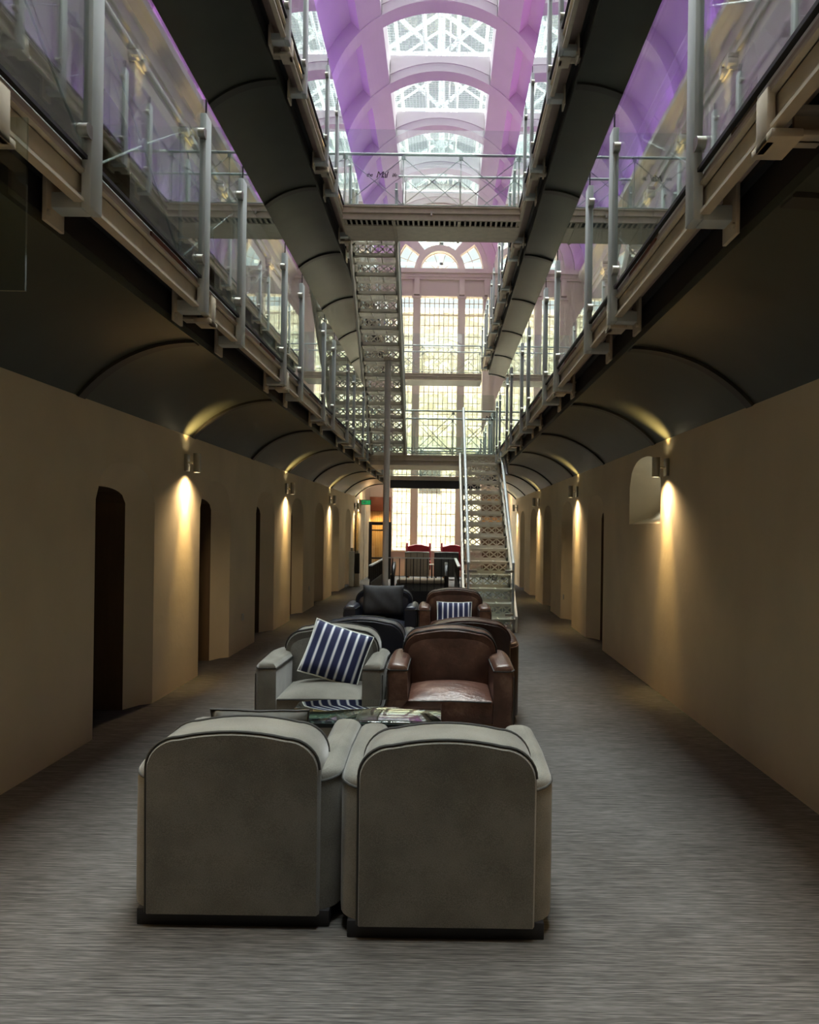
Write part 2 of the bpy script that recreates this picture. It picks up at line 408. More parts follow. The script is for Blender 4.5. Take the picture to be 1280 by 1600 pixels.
def balustrade(side, lvl):
    d = SD[side]; zo = SF * lvl; s = side
    t = thing('glass_balustrade', 'glass balustrade with pale L-shaped posts on the %s-storey walkway, %s side' % (lvl_word[lvl], side_word[side]), 'balustrade', (X(s, d['p']), 12, 3.1 + zo))
    def bx(mb, h0, h1, y0, y1, z0, z1): mb.box(min(X(s, h0), X(s, h1)), max(X(s, h0), X(s, h1)), y0, y1, z0 + zo, z1 + zo); return mb
    P = post_positions(side); p = d['p']; first = None
    for y in P:
        if first is None:
            m = MB(); bx(m, p, p + .045, y - .06, y + .06, 2.95, 4.20)
            bx(m, p + .045, p + .18, y - .055, y + .055, 2.95, 3.02)
            first = m.build('post', 'white', t, bevel=.008); first['_y'] = y
            m = MB(); bx(m, p + .172, p + .19, y - .10, y + .07, 2.88, 3.12)
            m.cyl((X(s, p + .16), y - .08, 2.92 + zo), (X(s, p + .175), y - .08, 2.92 + zo), .014, 8)
            m.build('end_plate', 'cream', first, bevel=.003)
            for z in (3.27, 4.06):
                c = MB(); c.cyl((X(s, p - .0), y - .085, z + zo), (X(s, p + .04), y - .085, z + zo), .028, 14)
                c.cyl((X(s, p + .04), y - .085, z + zo), (X(s, p + .05), y - .085, z + zo), .02, 10)
                c.box(min(X(s, p), X(s, p + .03)), max(X(s, p), X(s, p + .03)), y - .08, y - .05, z - .03 + zo, z + .03 + zo)
                c.build('glass_clamp', 'chrome', first, smooth=True)
            first['_p'] = 1
        else: dup(first, loc=(0, y - first['_y'], 0), parent=t)
    gx = p + .02
    edges = [YB + .2] + [y - .0 for y in P] + [YG]
    for a, b2 in zip(edges[:-1], edges[1:]):
        m = MB(); bx(m, gx + .0, gx + .012, a + .006, b2 - .006, 3.165, 4.31); m.build('glass_panel', 'glass', t)
    for y in P:
        m = MB(); bx(m, gx - .004, gx + .016, y - .007, y + .007, 4.0, 4.31); m.build('joint_seal', 'black', t)
    m = MB(); bx(m, gx - .004, gx + .018, YB + .2, YG, 3.155, 3.172); m.build('bottom_seal', 'black', t)
    # older iron railing standing just inside the glass
    ri = thing  # noqa
    x = X(s, p + .16)
    h = MB(); h.cyl((x, YB + .2, 4.12 + zo), (x, YG, 4.12 + zo), .022, 10); h.cyl((x, YB + .2, 3.26 + zo), (x, YG, 3.26 + zo), .012, 6); h.build('handrail', 'white', t, smooth=True)
    for k in range(-2, 15):
        y0 = Y0R + PT / 2 * k - .6; y1 = y0 + PT / 2
        if y1 > YG: break
        m = MB(); m.cyl((x, y0, 3.1 + zo), (x, y0, 4.12 + zo), .013, 8)
        zc = 3.69 + zo; ym = (y0 + y1) / 2
        for a in ((y0, 3.28), (y1, 3.28), (y0, 4.08), (y1, 4.08)): m.cyl((x, a[0], a[1] + zo), (x, ym, zc), .007, 5)
        m.cyl((x - .015, ym, zc), (x + .015, ym, zc), .035, 10)
        m.build('braced_bay', 'white', t, smooth=True)
    return t
for lvl in (0, 1):
    for side in (-1, 1): gallery(side, lvl); balustrade(side, lvl)

# ------------------------------------------------------------------ writing on glass
def decal(txt, x, y, z, size, parent, rz=0, name='glass_lettering'):
    cu = bpy.data.curves.new('t', 'FONT'); cu.body = txt; cu.size = size; cu.extrude = .0006; cu.shear = .25; cu.align_x = 'CENTER'; cu.space_character = .85
    o = bpy.data.objects.new('t', cu); C.objects.link(o)
    bpy.context.view_layer.update()
    me = bpy.data.meshes.new_from_object(o.evaluated_get(bpy.context.evaluated_depsgraph_get()))
    bpy.data.objects.remove(o)
    me.materials.clear(); me.materials.append(M['black'])
    q = bpy.data.objects.new(name, me); C.objects.link(q); q.parent = parent
    q.location = Vector((x, y, z)) - Vector(parent['_loc']); q.rotation_euler = (PI / 2, 0, rz)
    q['label'] = 'small black script lettering reading %s' % txt
    return q
def lettering(x, y, z, sc, parent):
    decal('the', x - .16 * sc, y, z + .005, .07 * sc, parent); decal('Mal', x, y, z - .01, .12 * sc, parent); decal('life', x + .165 * sc, y, z + .005, .07 * sc, parent)

# ------------------------------------------------------------------ footbridges
def railing(parent, x0, x1, y, z0, z1, nodes, mat_='white', r=.02, name='railing'):
    m = MB(); m.cyl((x0, y, z1), (x1, y, z1), r, 10); m.cyl((x0, y, z0 + .05), (x1, y, z0 + .05), .01, 6)
    for i in range(len(nodes)):
        a = nodes[i]; m.cyl((a, y, z0), (a, y, z1), .008, 6); m.cyl((a, y - .02, z1 - .05), (a, y + .02, z1 - .05), .03, 8); m.cyl((a, y - .02, z0 + .05), (a, y + .02, z0 + .05), .028, 8)
        if i + 1 < len(nodes):
            b = nodes[i + 1]; m.cyl((a, y, z1 - .05), (b, y, z0 + .05), .007, 5); m.cyl((b, y, z1 - .05), (a, y, z0 + .05), .007, 5)
    return m.build(name, mat_, parent, smooth=True)
def bridge(label, y0, y1, zt, zb, glass_front=True, grille=False, nodes_n=3, x0=None, x1=None, railtop=None, zr=None, backrail=True, under='cream'):
    xa = X(-1, 1.36) if x0 is None else x0; xb = X(1, 1.31) if x1 is None else x1
    t = thing('footbridge', label, 'bridge', ((xa + xb) / 2, (y0 + y1) / 2, zb))
    m = MB(); m.box(xa, xb, y0, y0 + .012, zb, zt); m.box(xa, xb, y0 - .025, y0 + .02, zt - .02, zt); m.box(xa, xb, y0 - .025, y0 + .02, zb, zb + .02)
    m.box(xa, xb, y0 - .03, y0, (zb + zt) / 2 - .006, (zb + zt) / 2 + .006)
    m.build('fascia_girder', 'cream', t)
    MB().box((xa + xb) / 2 - .012, (xa + xb) / 2 + .012, y0 - .05, y0 - .02, zb + .06, zb + .12).build('small_spotlight', 'chrome', t)
    d = MB(); d.box(xa, xb, y0 + .012, y1, zt - .03, zt)
    d.build('deck', 'black', t)
    u = MB(); u.box(xa, xb, y0 + .24 if grille else y0 + .012, y1, zb + .0, zb + .02)
    u.box(xa, xb, y1 - .02, y1, zb, zt - .03)
    u.build('underside_panel', under, t)
    if grille:
        gm = MB(); n = 34
        for i in range(n):
            xx = xa + (xb - xa) * (i + .5) / n; gm.box(xx - .014, xx + .014, y0 + .012, y0 + .24, zb + .005, zb + .02)
        gm.build('vent_grille', 'cream', t)
        for xx in (xa + .62 + .15, xa + 1.75): MB().box(xx - .02, xx + .02, y0, y1, zb - .02, zb + .03).build('cross_joist', 'cream', t)
    zr = zr or zt + .84; nodes = [xa + .03 + (xb - xa - .06) * i / nodes_n for i in range(nodes_n + 1)]
    railing(t, xa, xb, y0 + .08, zt, zr, nodes)
    if backrail: railing(t, (xa + .78) if grille else xa, xb, y1 - .05, zt, zr, nodes[1:] if grille else nodes)
    if glass_front:
        MB().box(xa + .03, xb - .03, y0 + .0, y0 + .012, zt + .02, zr + .34).build('glass_panel', 'glass', t)
    return t
up = bridge('upper footbridge nearest the camera, with slotted vents beneath and X-braced railing', 12.3, 13.2, 6.43, 6.22, grille=True, zr=7.24)
lettering(-.98, 12.29, 6.86, 1.15, up)
bridge('upper footbridge at the far end crossing in front of the tall windows', 24.3, 25.3, 6.2, 6.0, nodes_n=3, under='black')
lb = bridge('lower footbridge at the far end, dark edged, crossing behind the white staircase', 24.3, 25.3, 3.14, 3.02, nodes_n=3, under='black')
MB().box(X(-1, 1.36), X(1, 1.31), 24.33, 24.45, 2.78, 3.02).build('dark_beam', 'black', lb)
ld = bridge('staircase landing bridge between the first-storey walkways', 17.5, 18.9, 3.16, 2.94, nodes_n=3, x1=X(1, 1.31), zr=4.12, under='cream')
lettering(.97, 17.49, 3.93, 1.2, ld)

# ------------------------------------------------------------------ perforated iron stairs
def stair(name, label, x0, x1, yb, zb, yt, zt, n, mt, loc):
    t = thing(name, label, 'staircase', loc)
    run = (yt - yb) / n; r = (zt - zb) / n; d = 1 if run > 0 else -1
    for sx in (x0, x1 - .035):
        m = MB(); hh = .17
        m.prism([(yb - d * .02, zb), (yb + d * .22, zb), (yt, zt - .24), (yt, zt + .05), (yt - d * .05, zt + .06), (yb - d * .02, zb + .25)], 'x', sx, sx + .035)
        m.build('stringer', mt, t)
    a, b = x0 + .035, x1 - .035; W = b - a
    for i in range(n):
        y = yb + run * i; z = zb + r * i
        m = MB(); ya, yc = (y, y + .012) if d > 0 else (y - .012, y)
        zt_, zb_ = z + r - .02, z + .02
        m.box(a, b, ya, yc, z, z + .05); m.box(a, b, ya, yc, z + r - .05, z + r - .012)
        m.box(a, a + .035, ya, yc, z, z + r - .012); m.box(b - .035, b, ya, yc, z, z + r - .012)
        nc = 5; cw = (W - .07) / nc
        for c in range(nc):
            xa = a + .035 + cw * c; xb = xa + cw; ym = (ya + yc) / 2; za, zc = z + .048, z + r - .048
            m.bar((xa, ym, za), (xb, ym, zc), .012, .02, up=(0, 0, 1)); m.bar((xa, ym, zc), (xb, ym, za), .012, .02)
            m.box(xb - .006, xb + .006, ya, yc, za, zc)
            m.prism([((xa + xb) / 2 - .018, (za + zc) / 2), ((xa + xb) / 2, (za + zc) / 2 + .018), ((xa + xb) / 2 + .018, (za + zc) / 2), ((xa + xb) / 2, (za + zc) / 2 - .018)], 'y', ya, yc)
        m.build('riser', mt, t)
        m = MB(); zz = z + r; y2 = y + run; lo, hi = min(y - d * .02, y2), max(y - d * .02, y2)
        m.box(a, b, lo, lo + .028, zz - .02, zz); m.box(a, b, hi - .028, hi, zz - .02, zz)
        for c in range(4):
            xx = a + (W - .02) * c / 3; m.box(xx, xx + .02, lo, hi, zz - .025, zz)
        ns = 6
        for c in range(ns):
            yy = lo + .035 + (hi - lo - .07) * (c + .5) / ns; m.box(a, b, yy - .007, yy + .007, zz - .01, zz - .003)
        m.build('tread', mt, t)
    return t
s1 = stair('iron_staircase', 'cream perforated iron staircase rising towards the camera up to the upper footbridge', X(-1, 1.37), X(-1, .58), 17.5, 3.16, 13.2, 6.30, 14, 'grey_iron', (-1.2, 17.5, 3.16))
s2 = stair('iron_staircase', 'pale perforated iron staircase climbing from the carpet to the first-storey landing', .34, 1.19, 12.7, 0, 17.5, 3.16, 15, 'grey_iron', (.76, 12.7, 0))
def rail2(x, ya, za, yb, zb, t, posts):
    MB().cyl((x, ya, za), (x, yb, zb), .026, 12).build('handrail', 'white', t, smooth=True)
    for yy, z0, z1 in posts: MB().cyl((x, yy, z0), (x, yy, z1), .022, 10).build('newel_post', 'white', t, smooth=True)
rail2(.42, 12.75, 1.06, 17.4, 4.16, s2, [(12.75, 0, 1.08)])
rail2(1.12, 12.75, 1.06, 17.4, 4.16, s2, [(12.75, 0, 1.08)])
rail2(1.18, 15.0, 2.6, 17.45, 4.18, s2, [])
rail2(X(-1, 1.33), 17.4, 4.1, 13.3, 7.1, s1, []); rail2(X(-1, .62), 17.4, 4.1, 13.3, 7.1, s1, [])
MB().box(X(-1, .62) - .02, X(-1, .62) + .02, 13.3, 13.35, 6.3, 7.2).build('top_post', 'white', s1)
# glass gate across the foot of the stair
gt = MB().box(.47, 1.07, 12.655, 12.667, .12, 1.0).build('glass_gate', 'glass', s2)
for xx, sg in ((.42, 1), (1.12, -1)):
    for z in (.28, .95):
        MB().box(min(xx, xx + sg * .13), max(xx, xx + sg * .13), 12.64, 12.68, z - .02, z + .02).build('hinge_clamp', 'chrome', gt, bevel=.004)
lettering(.78, 12.65, .82, 1.0, gt)
# support column under the central stair
col = thing('support_column', 'slim cream round column holding up the central staircase', 'column', (-1.03, 15.0, 0))
MB().cyl((-1.03, 15.0, 0), (-1.03, 15.0, 4.72), .055, 20).build('shaft', 'upper', col, smooth=True)
MB().cyl((-1.03, 15.0, 0), (-1.03, 15.0, .06), .09, 20).build('base_collar', 'cream', col, smooth=True)
MB().cyl((-1.03, 15.0, 4.66), (-1.03, 15.0, 4.72), .085, 20).build('top_collar', 'cream', col, smooth=True)

# ------------------------------------------------------------------ end wall, tall windows and fanlight
WZ0, WZ1 = .86, 9.4
ew = MB(); y0, y1 = YE, YE + .35
def ebx(h0, h1, z0, z1, ya=y0, yb=y1):
    for s in (-1, 1): ew.box(min(X(s, h0), X(s, h1)), max(X(s, h0), X(s, h1)), ya, yb, z0, z1)
ew.box(X(-1, HW), X(1, HW), y0, y1, 0, WZ0)
ebx(.64, .87, WZ0, WZ1); ebx(1.48, HW, WZ0, WZ1)
ew.box(X(-1, HW), X(1, HW), y0, y1, WZ1, 10.3)
ewo = ew.build('wall_end', 'pink'); struct(ewo)
cz = 10.28; lun = MB()
A = math.radians
lun.sector(XC, cz, .64, .84, -A(90), A(90), y0, y1, 32)
for a0, a1 in ((-53, -38), (38, 53), (-90, -88), (88, 90)): lun.sector(XC, cz, .84, 1.45, A(a0), A(a1), y0, y1, 4)
lun.sector(XC, cz, 1.45, 2.9, -A(90), A(90), y0, y1, 40)
lun.sector(XC, cz, 1.62, 1.75, -A(90), A(90), y0 - .06, y0 + .01, 40)
lun.sector(XC, cz, 1.95, 2.12, -A(90), A(90), y0 - .1, y0 + .01, 40)
lun.build('lunette_arch', 'pink', ewo)
en = MB()
for z0, z1, dd in ((9.94, 10.02, .07), (10.02, 10.14, .1), (10.14, 10.28, .18)): en.box(X(-1, HW), X(1, HW), y0 - dd, y0, z0, z1)
en.build('entablature', 'pink', ewo)
for s in (-1, 1):
    for h in (.755, 1.6):
        p = MB(); p.box(X(s, h) - .12, X(s, h) + .12, y0 - .07, y0, WZ0, 9.3); p.box(X(s, h) - .09, X(s, h) + .09, y0 - .14, y0, 9.42, 9.94)
        p.box(X(s, h) - .15, X(s, h) + .15, y0 - .1, y0, 9.3, 9.38); p.build('pilaster', 'pink', ewo)
wn = [1]
def tallwin(xa, xb, ncol):
    wn[0] += 1; yy = y0 + .22; m = MB()
    for i in range(ncol + 1):
        xx = xa + (xb - xa) * i / ncol; m.box(xx - .011, xx + .011, yy - .01, yy + .01, WZ0, WZ1)
    z = WZ0 + .1
    while z < WZ1:
        m.box(xa, xb, yy - .01, yy + .01, z - .011, z + .011); z += .375
    m.box(xa, xb, yy - .02, yy + .02, WZ1 - .62, WZ1 - .59)
    w = m.build('window_%d' % wn[0], 'cream'); struct(w)
    MB().box(xa, xb, yy + .012, yy + .018, WZ0, WZ1).build('window_glass', 'pane', w)
    MB().box(xa - .02, xb + .02, y0 - .12, y0 + .2, WZ0 - .05, WZ0).build('window_sill', 'upper', w)
tallwin(X(-1, .64), X(1, .64), 8); tallwin(X(-1, 1.48), X(-1, .87), 4); tallwin(X(1, .87), X(1, 1.48), 4)
def fan(r0, r1, a0, a1, spokes, rings):
    wn[0] += 1; yy = y0 + .22; m = MB()
    for i in range(spokes + 1):
        a = A(a0 + (a1 - a0) * i / spokes); m.bar((XC + r0 * math.sin(a), yy, cz + r0 * math.cos(a)), (XC + r1 * math.sin(a), yy, cz + r1 * math.cos(a)), .016, .016, up=(0, 1, 0))
    for r in rings: m.sector(XC, cz, r - .008, r + .008, A(a0), A(a1), yy - .01, yy + .01, 16)
    w = m.build('window_%d' % wn[0], 'cream'); struct(w)
    g = MB(); g.sector(XC, cz, max(r0, .01), r1, A(a0), A(a1), yy + .012, yy + .018, 16); g.build('window_glass', 'pane', w)
fan(.0, .64, -90, 90, 5, (.17, .63)); fan(.84, 1.45, -38, 38, 4, (.86, 1.1, 1.44)); fan(.84, 1.45, -88, -53, 2, (.86, 1.15, 1.44)); fan(.84, 1.45, 53, 88, 2, (.86, 1.15, 1.44))

# ------------------------------------------------------------------ barrel vault with skylights
VZ = 10.18; R0 = 2.35; OH = 1.2; oa = math.asin(OH / R0); ba = A(44.5)
vt = MB()
ribs = [19.54 + PT * k for k in range(-8, 4)]
ZS = 12.87
vt.sector(XC, VZ, R0, R0 + .3, oa, ba, YB, YE + .3, 6); vt.sector(XC, VZ, R0, R0 + .3, -ba, -oa, YB, YE + .3, 6)
ceil = vt.build('ceiling.%03d' % ci, 'vault'); struct(ceil); ci += 1
cf = MB()
cf.sector(XC, VZ, R0 + .26, R0 + .34, ba - .02, A(90), YB, YE + .3, 16); cf.sector(XC, VZ, R0 + .26, R0 + .34, -A(90), -ba + .02, YB, YE + .3, 16)
cf.box(X(-1, R0 + .36), X(-1, HW - .02), YB, YE + .3, 10.05, 10.22); cf.box(X(1, HW - .02), X(1, R0 + .36), YB, YE + .3, 10.05, 10.22)
cf.build('coffer_panel', 'vault', ceil, smooth=True)
ups = MB(); zc = VZ + math.sqrt(R0 * R0 - OH * OH)
for s in (-1, 1): ups.box(min(X(s, OH), X(s, OH + .12)), max(X(s, OH), X(s, OH + .12)), YB, YE + .3, zc, ZS)
ups.build('skylight_kerb', 'vault', ceil)
for y in ribs:
    r = MB(); r.sector(XC, VZ, R0 - .02, R0 + .3, -A(90), -oa, y, y + .42, 14); r.sector(XC, VZ, R0 - .02, R0 + .3, oa, A(90), y, y + .42, 14)
    n = 16; arc = [(XC + (R0 - .02) * math.sin(-oa + 2 * oa * i / n), VZ + (R0 - .02) * math.cos(-oa + 2 * oa * i / n)) for i in range(n + 1)]
    for i in range(n):
        r.prism([arc[i], arc[i + 1], (arc[i + 1][0], ZS), (arc[i][0], ZS)], 'y', y, y + .42)
    # moulding line on the front face
    arc2 = [(XC + (R0 + .17) * math.sin(-oa + 2 * oa * i / n), VZ + (R0 + .17) * math.cos(-oa + 2 * oa * i / n)) for i in range(n + 1)]
    for i in range(n):
        r.prism([arc2[i], arc2[i + 1], (arc2[i + 1][0], arc2[i + 1][1] + .03), (arc2[i][0], arc2[i][1] + .03)], 'y', y - .02, y)
    r.build('vault_rib', 'vault', ceil)
# glazed roof lantern above
for i, y in enumerate(ribs[:-1]):
    ya, yb = y + .42, y + PT; m = MB(); ym = (ya + yb) / 2
    zt = ZS + .02
    for k in range(28):
        xx = X(-1, OH) + 2 * OH * (k + .5) / 28; m.box(xx - .003, xx + .003, ya, yb, zt, zt + .006)
    for k in range(22):
        yy = ya + (yb - ya) * (k + .5) / 22; m.box(X(-1, OH), X(1, OH), yy - .0025, yy + .0025, zt + .006, zt + .01)
    m.build('wire_mesh', 'truss', ceil)
    MB().box(X(-1, OH), X(1, OH), ya, yb, zt + .03, zt + .036).build('skylight_glass', 'skyglass', ceil)
for k in range(-5, 7):
    y = 18.9 + PT * k + 2.4; m = MB()
    m.box(XC - .09, XC + .09, y, y + .08, 13.4, 16.6); m.bar((XC, y + .04, 13.9), (X(-1, 1.9), y + .04, 15.6), .16, .06); m.bar((XC, y + .04, 13.9), (X(1, 1.9), y + .04, 15.6), .16, .06)
    m.bar((X(-1, 3.2), y + .04, 14.5), (XC, y + .04, 16.7), .12, .08); m.bar((X(1, 3.2), y + .04, 14.5), (XC, y + .04, 16.7), .12, .08)
    m.box(X(-1, 3.2), X(1, 3.2), y, y + .08, 13.5, 13.62)
    m.build('roof_truss', 'truss', ceil)
pl = MB()
for s in (-1, 1):
    for j in range(4):
        h = .5 + j * .8; z = 16.6 - h * .68
        pl.box(X(s, h) - .05, X(s, h) + .05, 8, 34, z, z + .08)
for j in range(11): 
    y = 8 + j * 2.4
    for s in (-1, 1): pl.bar((X(s, .1), y, 16.65), (X(s, 3.3), y, 14.45), .05, .06)
pl.build('purlins', 'truss', ceil)
ins = MB()
for s in (-1, 1): ins.box(X(s, .42) - .03, X(s, .42) + .03, 8, 34, 13.75, 13.83)
ins.box(X(1, .22), X(1, .26), 8, 34, 13.6, 13.7)
ins.build('walk_rails', 'truss', ceil)

# ------------------------------------------------------------------ outside: stone building beyond the window
yard = MB().box(-14, 14, YE + .35, 44, -.6, -.4).build('floor.001', 'stone'); struct(yard)
ob = thing('stone_building', 'sunlit rubble stone building seen through the tall end windows', 'building', (0, 38, -.4))
MB().box(-9, 9, 38, 39, -.4, 11.6).build('wall', 'stone', ob)
MB().box(-9, 9, 37.9, 39, 11.6, 11.8).build('parapet', 'upper', ob)
for xx in (-3.4, -.6, 2.0, 4.6):
    w_ = MB().box(xx - .5, xx + .5, 37.96, 38.0, 3.2, 5.2).build('window', 'darkgrey', ob)
    MB().box(xx - .62, xx + .62, 37.9, 38.0, 5.2, 5.4).build('lintel', 'upper', w_)

# ------------------------------------------------------------------ wall sconces
def add_light(name, kind, loc, energy, col, **kw):
    l = bpy.data.lights.new(name, kind); l.energy = energy; l.color = col
    for k, v in kw.items():
        if k not in ('rot', 'parent'): setattr(l, k, v)
    o = bpy.data.objects.new(name, l); C.objects.link(o); o.location = loc
    if 'rot' in kw: o.rotation_euler = kw['rot']
    return o
WARM = (1, .66, .24); WARM2 = (1, .72, .40)
def sconce(side, y, label, far):
    xw = X(side, HW); s = -side; z = 2.22
    t = thing('wall_sconce', label, 'wall light', (xw, y, z), 'up and down wall lights along the corridor')
    MB().box(min(xw, xw + s * .03), max(xw, xw + s * .03), y - .05, y + .05, z - .085, z + .085).build('back_plate', 'chrome', t, bevel=.006)
    MB().cyl((xw + s * .03, y, z), (xw + s * .09, y, z), .009, 10).build('arm', 'chrome', t, smooth=True)
    m = MB(); n = 20; xc = xw + s * .115
    vs = []; fs = []
    for i in range(n):
        a = 2 * PI * i / n
        for rr, zz in ((.033, z - .095), (.037, z - .095), (.037, z + .095), (.033, z + .095), (.033, z + .06), (.033, z - .06)):
            vs.append((xc + rr * math.cos(a), y + rr * math.sin(a), zz))
    for i in range(n):
        j = (i + 1) % n
        for q in ((0, 1), (1, 2), (2, 3), (3, 4), (5, 0)):
            fs.append((i * 6 + q[0], i * 6 + q[1], j * 6 + q[1], j * 6 + q[0]))
    m.add(vs, fs); m.build('shade', 'chrome', t, smooth=True)
    for zz in (-.075, .075): MB().cyl((xc, y, z + zz - .004), (xc, y, z + zz + .004), .032, 16).build('lens', 'lens', t)
    return t, xc, z
left_y = [8.18 + 5.24 * k for k in range(-2, 4)]; right_y = [7.9 + 5.24 * k for k in range(-2, 4)]
names_l = ['steel wall light on the left wall nearest the camera, outside the photo', 'steel wall light on the left wall behind the camera','nearest steel wall light on the left wall, between the first two doorways', 'second steel wall light along the left wall, between its third and fourth doorways', 'third steel wall light along the left wall, far down the corridor', 'farthest steel wall light on the left wall, beside the green exit sign']
names_r = ['steel wall light on the right wall nearest the camera, outside the photo', 'steel wall light on the right wall behind the camera','nearest steel wall light on the right wall, in front of the arched window niche', 'second steel wall light along the right wall, before the second doorway', 'third steel wall light along the right wall, beside the staircase rail', 'farthest steel wall light on the right wall, behind the staircase']
SCE = 42
for side, ys, nm in ((-1, left_y, names_l), (1, right_y, names_r)):
    for i, y in enumerate(ys):
        t, xc, z = sconce(side, y, nm[i], i)
        xx = xc; s_in = -side
        add_light('sconce_spill', 'SPOT', (xx + s_in * .02, y, z - .1), SCE * 1.0, WARM2, spot_size=A(150), spot_blend=1.0, shadow_soft_size=.03)
        add_light('sconce_down', 'SPOT', (xx, y, z - .1), SCE * 1.7, WARM, spot_size=A(46), spot_blend=1.0, shadow_soft_size=.025, rot=(0, A(-9) * -side * -1, 0))
        add_light('sconce_up', 'SPOT', (xx, y, z + .1), SCE * .7, WARM, spot_size=A(84), spot_blend=1.0, shadow_soft_size=.02, rot=(PI, 0, 0))

# ------------------------------------------------------------------ armchairs (front faces -y, origin on floor under the middle)
def rr_outline(w, z0, z1, r, crown, n=8):
    pts = [(-w / 2, z0), (w / 2, z0)]
    for i in range(n + 1):
        a = PI / 2 * i / n; pts.append((w / 2 - r + r * math.cos(a), z1 - r + r * math.sin(a)))
    m = 8
    for i in range(1, m): 
        t = i / m; x = (w / 2 - r) * (1 - 2 * t); pts.append((x, z1 + crown * (1 - (1 - 2 * t) ** 2)))
    for i in range(n + 1):
        a = PI / 2 + PI / 2 * i / n; pts.append((-w / 2 + r + r * math.cos(a), z1 - r + r * math.sin(a)))
    return pts
def armchair(label, body, pip, group, seat_mat=None, back_loose=False):
    t = thing('armchair', label, 'armchair', (0, 0, 0), group); seat_mat = seat_mat or body
    W, D = .85, .90
    MB().box(-W / 2 + .04, W / 2 - .04, -D / 2 + .06, D / 2 - .035, 0, .07).build('plinth', 'plinth', t, bevel=.004)
    # frame: front rail and hull between the arms
    MB().box(-.31, .31, -D / 2 + .004, D / 2 - .1, .07, .305).build('seat_base', body, t, bevel=.015)
    # back: rear shell, slightly raked
    out = rr_outline(.69, .06, .80, .13, .025); n = len(out); vs = []
    lay = [(.30, 1.0, .0), (.315, 1.0, .0), (.43, 1.0, 0), (.45, .985, 0)]
    def rake(z): return (z - .07) * .03
    m = MB()
    for (yy, sc, _) in ((.215, .97, 0), (.235, 1.0, 0), (.425, 1.0, 0), (.445, .975, 0)):
        for (x, z) in out: vs.append((x * sc, yy + rake(z) * (1 if yy > .3 else -2.2), .43 + (z - .43) * (sc if z > .43 else 1)))
    fs = [tuple(range(n)), tuple(range(4 * n - 1, 3 * n - 1, -1))]
    for j in range(3):
        for i in range(n): fs.append((j * n + i, (j + 1) * n + i, (j + 1) * n + (i + 1) % n, j * n + (i + 1) % n))
    m.add(vs, fs); back = m.build('backrest', body, t, smooth=True)
    for yy, rk in ((.432, 1), (.228, -2.2)):
        MB().tube([(x * 1.0, yy + rake(z) * rk, z + .003) for (x, z) in out[1:] + out[:1]][0:-1], .0055, 6).build('piping', pip, back, smooth=True)
    # inner back cushion
    ib = MB(); o2 = rr_outline(.64, .40, .79, .125, .025); n2 = len(o2); vs = []
    for (yy, sc) in ((.245, 1.0), (.165, 1.0), (.135, .93), (.12, .75), (.115, .4)):
        for (x, z) in o2: vs.append((x * sc, yy - (z - .4) * .0 + (z - .4) * .12, .62 + (z - .62) * sc))
    fs = [tuple(range(n2)), tuple(range(5 * n2 - 1, 4 * n2 - 1, -1))]
    for j in range(4):
        for i in range(n2): fs.append((j * n2 + i, (j + 1) * n2 + i, (j + 1) * n2 + (i + 1) % n2, j * n2 + (i + 1) % n2))
    ib.add(vs, fs); ib.build('back_cushion', body, t, smooth=True)
    # arms: rounded plan at the rear, flat bowed top
    for s in (-1, 1):
        prof = []; wi, wo = .285, .425
        plan = [(wi, -D / 2), (wo - .02, -D / 2), (wo, -D / 2 + .03), (wo, 0), (wo, .22)]
        for i in range(7):
            a = PI / 2 * i / 6; plan.append((wo - .13 + .13 * math.cos(a), .29 + .13 * math.sin(a)))
        plan += [(wi, .42)]
        am = MB(); n3 = len(plan); vs = []
        zl = [(.07, .975), (.10, 1.0), (.35, 1.012), (.585, 1.0), (.625, .985)]
        cx = (wi + wo) / 2
        for z, sc in zl:
            for (x, y) in plan:
                zz = z + (.035 * (1 - ((y + .1) / .5) ** 2) if z > .5 else 0)
                vs.append((s * (cx + (x - cx) * (sc if z < .6 else .93)), y * (1 if z < .6 else .985), zz))
        # crowned top
        for sc2, zb2 in ((.80, .638), (.60, .648), (.3, .655)):
            for (x, y) in plan:
                zz = zb2 + .035 * (1 - ((y + .1) / .5) ** 2); vs.append((s * (cx + (x - cx) * sc2), y * (.90 + sc2 * .1), zz))
        L = len(zl) + 3; fs = [tuple(range(n3)), tuple(range(L * n3 - 1, (L - 1) * n3 - 1, -1))]
        for j in range(L - 1):
            for i in range(n3): fs.append((j * n3 + i, j * n3 + (i + 1) % n3, (j + 1) * n3 + (i + 1) % n3, (j + 1) * n3 + i))
        am.add(vs, fs); ao = am.build('arm', body, t, smooth=True)
        pts = [(s * (cx + (x - cx) * .96), y * .995, .614 + .035 * (1 - ((y + .1) / .5) ** 2)) for (x, y) in plan]
        MB().tube(pts, .0052, 6, closed=True).build('piping', pip, ao, smooth=True)
        MB().tube([(s * (wo - .005), -D / 2 - .002, z) for z in (.09, .3, .6)], .004, 6).build('piping', pip, ao, smooth=True)
    # seat cushion
    sc = MB(); nx, ny = 10, 10; vs = []; fs = []
    w, d0, d1 = .565, -D / 2 - .012, .17
    def P(i, j, top):
        u = -1 + 2 * i / nx; v = -1 + 2 * j / ny; x = u * w / 2; y = (d0 + d1) / 2 + v * (d1 - d0) / 2
        e = (1 - abs(u) ** 4) * (1 - abs(v) ** 4); k = .035 * e + .02 * (1 - u * u) * (1 - v * v)
        return (x, y, (.445 + k) if top else .30)
    for top in (1, 0):
        for j in range(ny + 1):
            for i in range(nx + 1): vs.append(P(i, j, top))
    N = (nx + 1) * (ny + 1)
